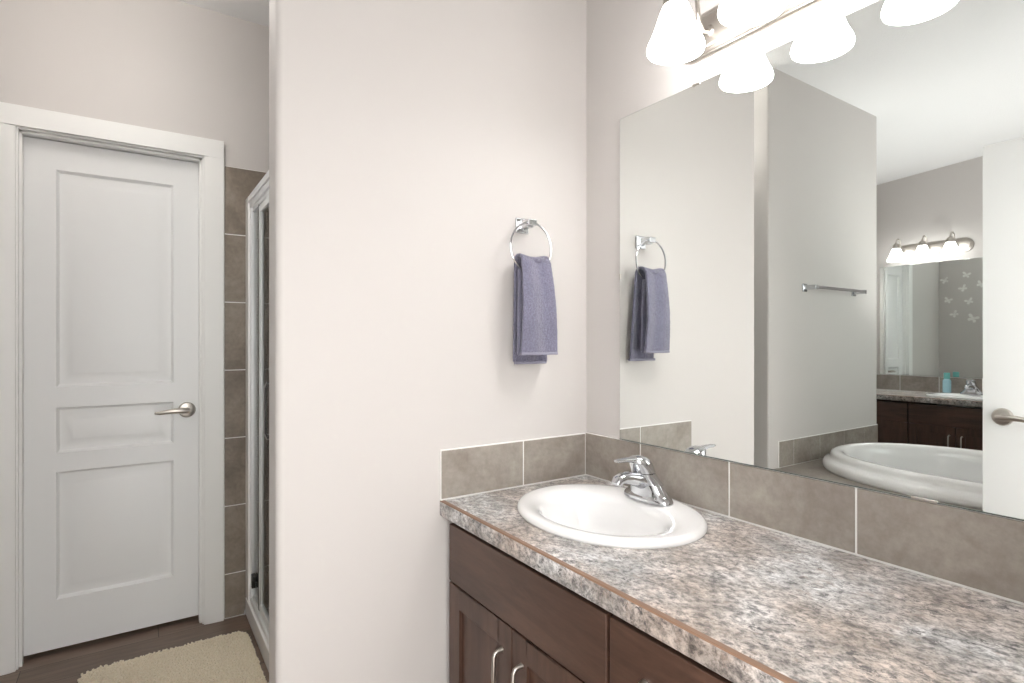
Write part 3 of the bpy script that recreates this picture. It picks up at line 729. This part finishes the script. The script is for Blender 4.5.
# ------------------------------------------------------------------ shower
sp = MB(); sp.prism([(-0.865, 0.112), (-0.865, YD - 0.0095), (-0.010, YD - 0.0095), (-0.010, 0.112)], 0.0, 0.045)
sp.box(-0.865, -0.800, 0.112, YD - 0.0095, 0.0, 0.085)
spo = sp.build('shower_pan', M['acrylic'], bevel=0.008, seg=3); tag(spo, 'white shower pan with raised curb beside the cream mat', 'shower pan')
se = thing('shower_enclosure', 'framed glass shower enclosure in the gap behind the partition', 'shower enclosure', (-0.84, 0.74, 0.085))
YW = YD - 0.085
p = MB(); p.box(-0.864, -0.826, YW, YD - 0.010, 0.0855, 1.900); q = p.build('wall_channel', M['acrylic'], se, bevel=0.003); q['label'] = 'white upright strip against the tile'
p = MB(); p.box(-0.858, -0.818, 0.112, YW, 1.845, 1.880); p.box(-0.866, -0.812, 0.112, YW, 1.868, 1.896); p.box(-0.850, -0.826, 0.112, YW, 1.825, 1.846); p.build('header', M['aluminium'], se, bevel=0.003)
p = MB(); p.box(-0.858, -0.818, 0.112, YW, 0.0855, 0.108); p.box(-0.850, -0.826, 0.112, YW, 0.108, 0.120); p.build('sill', M['aluminium'], se, bevel=0.003)
p = MB(); p.box(-0.856, -0.824, YW - 0.022, YW, 0.108, 1.846); p.build('jamb', M['aluminium'], se, bevel=0.003)
p = MB(); p.box(-0.856, -0.824, 0.112, 0.145, 0.108, 1.846); p.build('jamb', M['aluminium'], se, bevel=0.003)
def frame(y0, y1, z0, z1, x0, x1, w):
    mb = MB()
    mb.box(x0, x1, y0, y0 + w, z0, z1); mb.box(x0, x1, y1 - w, y1, z0, z1); mb.box(x0, x1, y0 + w, y1 - w, z0, z0 + w); mb.box(x0, x1, y0 + w, y1 - w, z1 - w, z1)
    return mb
MB().box(-0.844, -0.838, 1.118, YW - 0.020, 0.118, 1.828).build('side_glass', M['glass'], se)
p = MB(); p.box(-0.850, -0.834, 1.098, 1.118, 0.118, 1.828); p.build('gasket', M['black'], se)
sd = frame(0.70, 1.096, 0.126, 1.820, -0.852, -0.830, 0.030).build('door', M['aluminium'], se, bevel=0.003)
MB().box(-0.844, -0.838, 0.725, 1.071, 0.150, 1.796).build('glass', M['glass'], sd)
p = MB(); p.box(-0.856, -0.840, 1.205, 1.255, 0.200, 0.222); p.box(-0.856, -0.840, 1.238, 1.255, 0.160, 0.200); p.build('pivot_block', M['black'], se, bevel=0.002)
p = MB(); p.tube([(-0.852, 0.73, 0.90), (-0.885, 0.73, 0.90), (-0.892, 0.73, 0.92), (-0.892, 0.73, 1.08), (-0.885, 0.73, 1.10), (-0.852, 0.73, 1.10)], 0.006, 10); p.build('handle', M['chrome'], sd)
fx = frame(0.145, 0.695, 0.112, 1.835, -0.850, -0.828, 0.022).build('fixed_panel', M['aluminium'], se, bevel=0.003)
MB().box(-0.843, -0.837, 0.165, 0.675, 0.13, 1.815).build('glass', M['glass'], fx)

# ------------------------------------------------------------------ bath mat
def mat():
    x0, x1, y0, y1, r = -1.455, -0.885, 0.22, 1.188, 0.06
    nx, ny = 84, 138; vs = []; fs = []
    rng = random.Random(3)
    def inside(x, y):
        dx = max(x0 + r - x, x - (x1 - r), 0); dy = max(y0 + r - y, y - (y1 - r), 0)
        return r - math.hypot(dx, dy) if dx > 0 and dy > 0 else min(x - x0, x1 - x, y - y0, y1 - y, 1)
    mb = MB()
    rings = []
    def rr(ins, z):
        pts = []
        for cx, cy, a0 in ((x1 - r, y1 - r, 0), (x0 + r, y1 - r, PI / 2), (x0 + r, y0 + r, PI), (x1 - r, y0 + r, 1.5 * PI)):
            for i in range(9):
                t = a0 + PI / 2 * i / 8; pts.append((cx + (r - ins) * math.cos(t), cy + (r - ins) * math.sin(t), z))
        return pts
    mb.loft([rr(0.006, 0.001), rr(0.0, 0.004), rr(0.0, 0.010), rr(0.006, 0.014)], True, True, True)
    o = mb.build('bath_mat', M['shag'], at=((x0 + x1) / 2, (y0 + y1) / 2, 0))
    t = MB()
    y = y0 + 0.004
    while y < y1:
        x = x0 + 0.004
        while x < x1:
            px, py = x + rng.uniform(-.004, .004), y + rng.uniform(-.004, .004)
            if inside(px, py) > 0.002:
                h = rng.uniform(0.004, 0.009); w = rng.uniform(0.005, 0.008); ax, ay = rng.uniform(-.004, .004), rng.uniform(-.004, .004); a = rng.uniform(0, 2)
                base = [(px + w * math.cos(a + k * 2 * PI / 3), py + w * math.sin(a + k * 2 * PI / 3), 0.011) for k in range(3)]
                up = [(px + ax + w * 0.6 * math.cos(a + k * 2 * PI / 3), py + ay + w * 0.6 * math.sin(a + k * 2 * PI / 3), 0.011 + h) for k in range(3)]
                t.loft([base, up], True, False, True)
            x += 0.0075
        y += 0.0075
    q = t.build('pile', M['shag'], o, angle=180); q['kind'] = 'stuff'
    tag(o, 'cream shaggy bath mat on the plank floor by the shower', 'bath mat')
mat()

# ------------------------------------------------------------------ bottle on the far sink, butterflies
BX, BY, BZ = XF + 0.107, 0.470, ZC + 0.0185
bo = thing('soap_bottle', 'pale blue bottle with teal cap on the second sink', 'bottle', (BX, BY, BZ))
p = MB(); p.lathe([(0.0, 0.0), (0.028, 0.0), (0.030, 0.004), (0.030, 0.098), (0.028, 0.108), (0.020, 0.116), (0.017, 0.120), (0.0, 0.120)], (BX, BY, BZ), 28); p.build('body', M['soap_blue'], bo)
p = MB(); p.lathe([(0.0, 0.118), (0.022, 0.118), (0.023, 0.121), (0.023, 0.166), (0.021, 0.170), (0.0, 0.171)], (BX, BY, BZ), 28); p.build('cap', M['teal_cap'], bo)

SPOTS = [(20, 'white butterfly ornament high up beside the wall corner'), (-15, 'white butterfly ornament, topmost of the cluster on the wall'),
         (35, 'white butterfly ornament just below the topmost one'), (-30, 'white butterfly ornament half hidden by the entry door edge'),
         (-20, 'white butterfly ornament directly beneath the one beside the corner'), (25, 'white butterfly ornament right above the lowest, largest one'),
         (40, 'white butterfly ornament second lowest of the cluster'), (-25, 'largest white butterfly ornament, lowest of the cluster')]
def butterfly(i, y, z, rot, label, s):
    X = -2.972
    mb = MB()
    R2 = Matrix.Rotation(math.radians(rot), 2)
    def P(a, bq, out):
        q = R2 @ Vector((a * s, bq * s)); return (X - 0.003 - out * s, y - q.x, z + q.y)
    up = [(0.002, 0.004), (0.012, 0.024), (0.028, 0.034), (0.040, 0.030), (0.042, 0.018), (0.030, 0.006), (0.004, -0.002)]
    lo = [(0.003, -0.002), (0.022, -0.002), (0.032, -0.012), (0.028, -0.026), (0.016, -0.030), (0.006, -0.018), (0.002, -0.008)]
    for sx in (1, -1):
        for w in (up, lo):
            f = [P(sx * a, bq, 0.003 + 0.22 * a) for a, bq in w]; k = [P(sx * a, bq, 0.22 * a) for a, bq in w]
            n = len(w); mb.add(f + k, [list(range(n)), list(range(2 * n - 1, n - 1, -1))] + [(j, (j + 1) % n, n + (j + 1) % n, n + j) for j in range(n)])
    mb.tube([P(0, 0.022, 0.003), P(0, 0.010, 0.003), P(0, -0.006, 0.003), P(0, -0.024, 0.002)], [0.0015 * s, 0.0035 * s, 0.003 * s, 0.001 * s], 8)
    o = mb.build('wall_butterfly', M['ornament'], at=(X, y, z), angle=30)
    tag(o, label, 'wall ornament', 'white butterfly ornaments')
BF = [(1.066, 1.930), (0.870, 1.975), (0.898, 1.831), (0.745, 1.862), (1.036, 1.707), (0.844, 1.686), (0.975, 1.551), (0.813, 1.498)]
for i, ((rot, lab), (y, z)) in enumerate(zip(SPOTS, BF)): butterfly(i, y, z, rot, lab, 1.25 if i == 7 else 0.95)
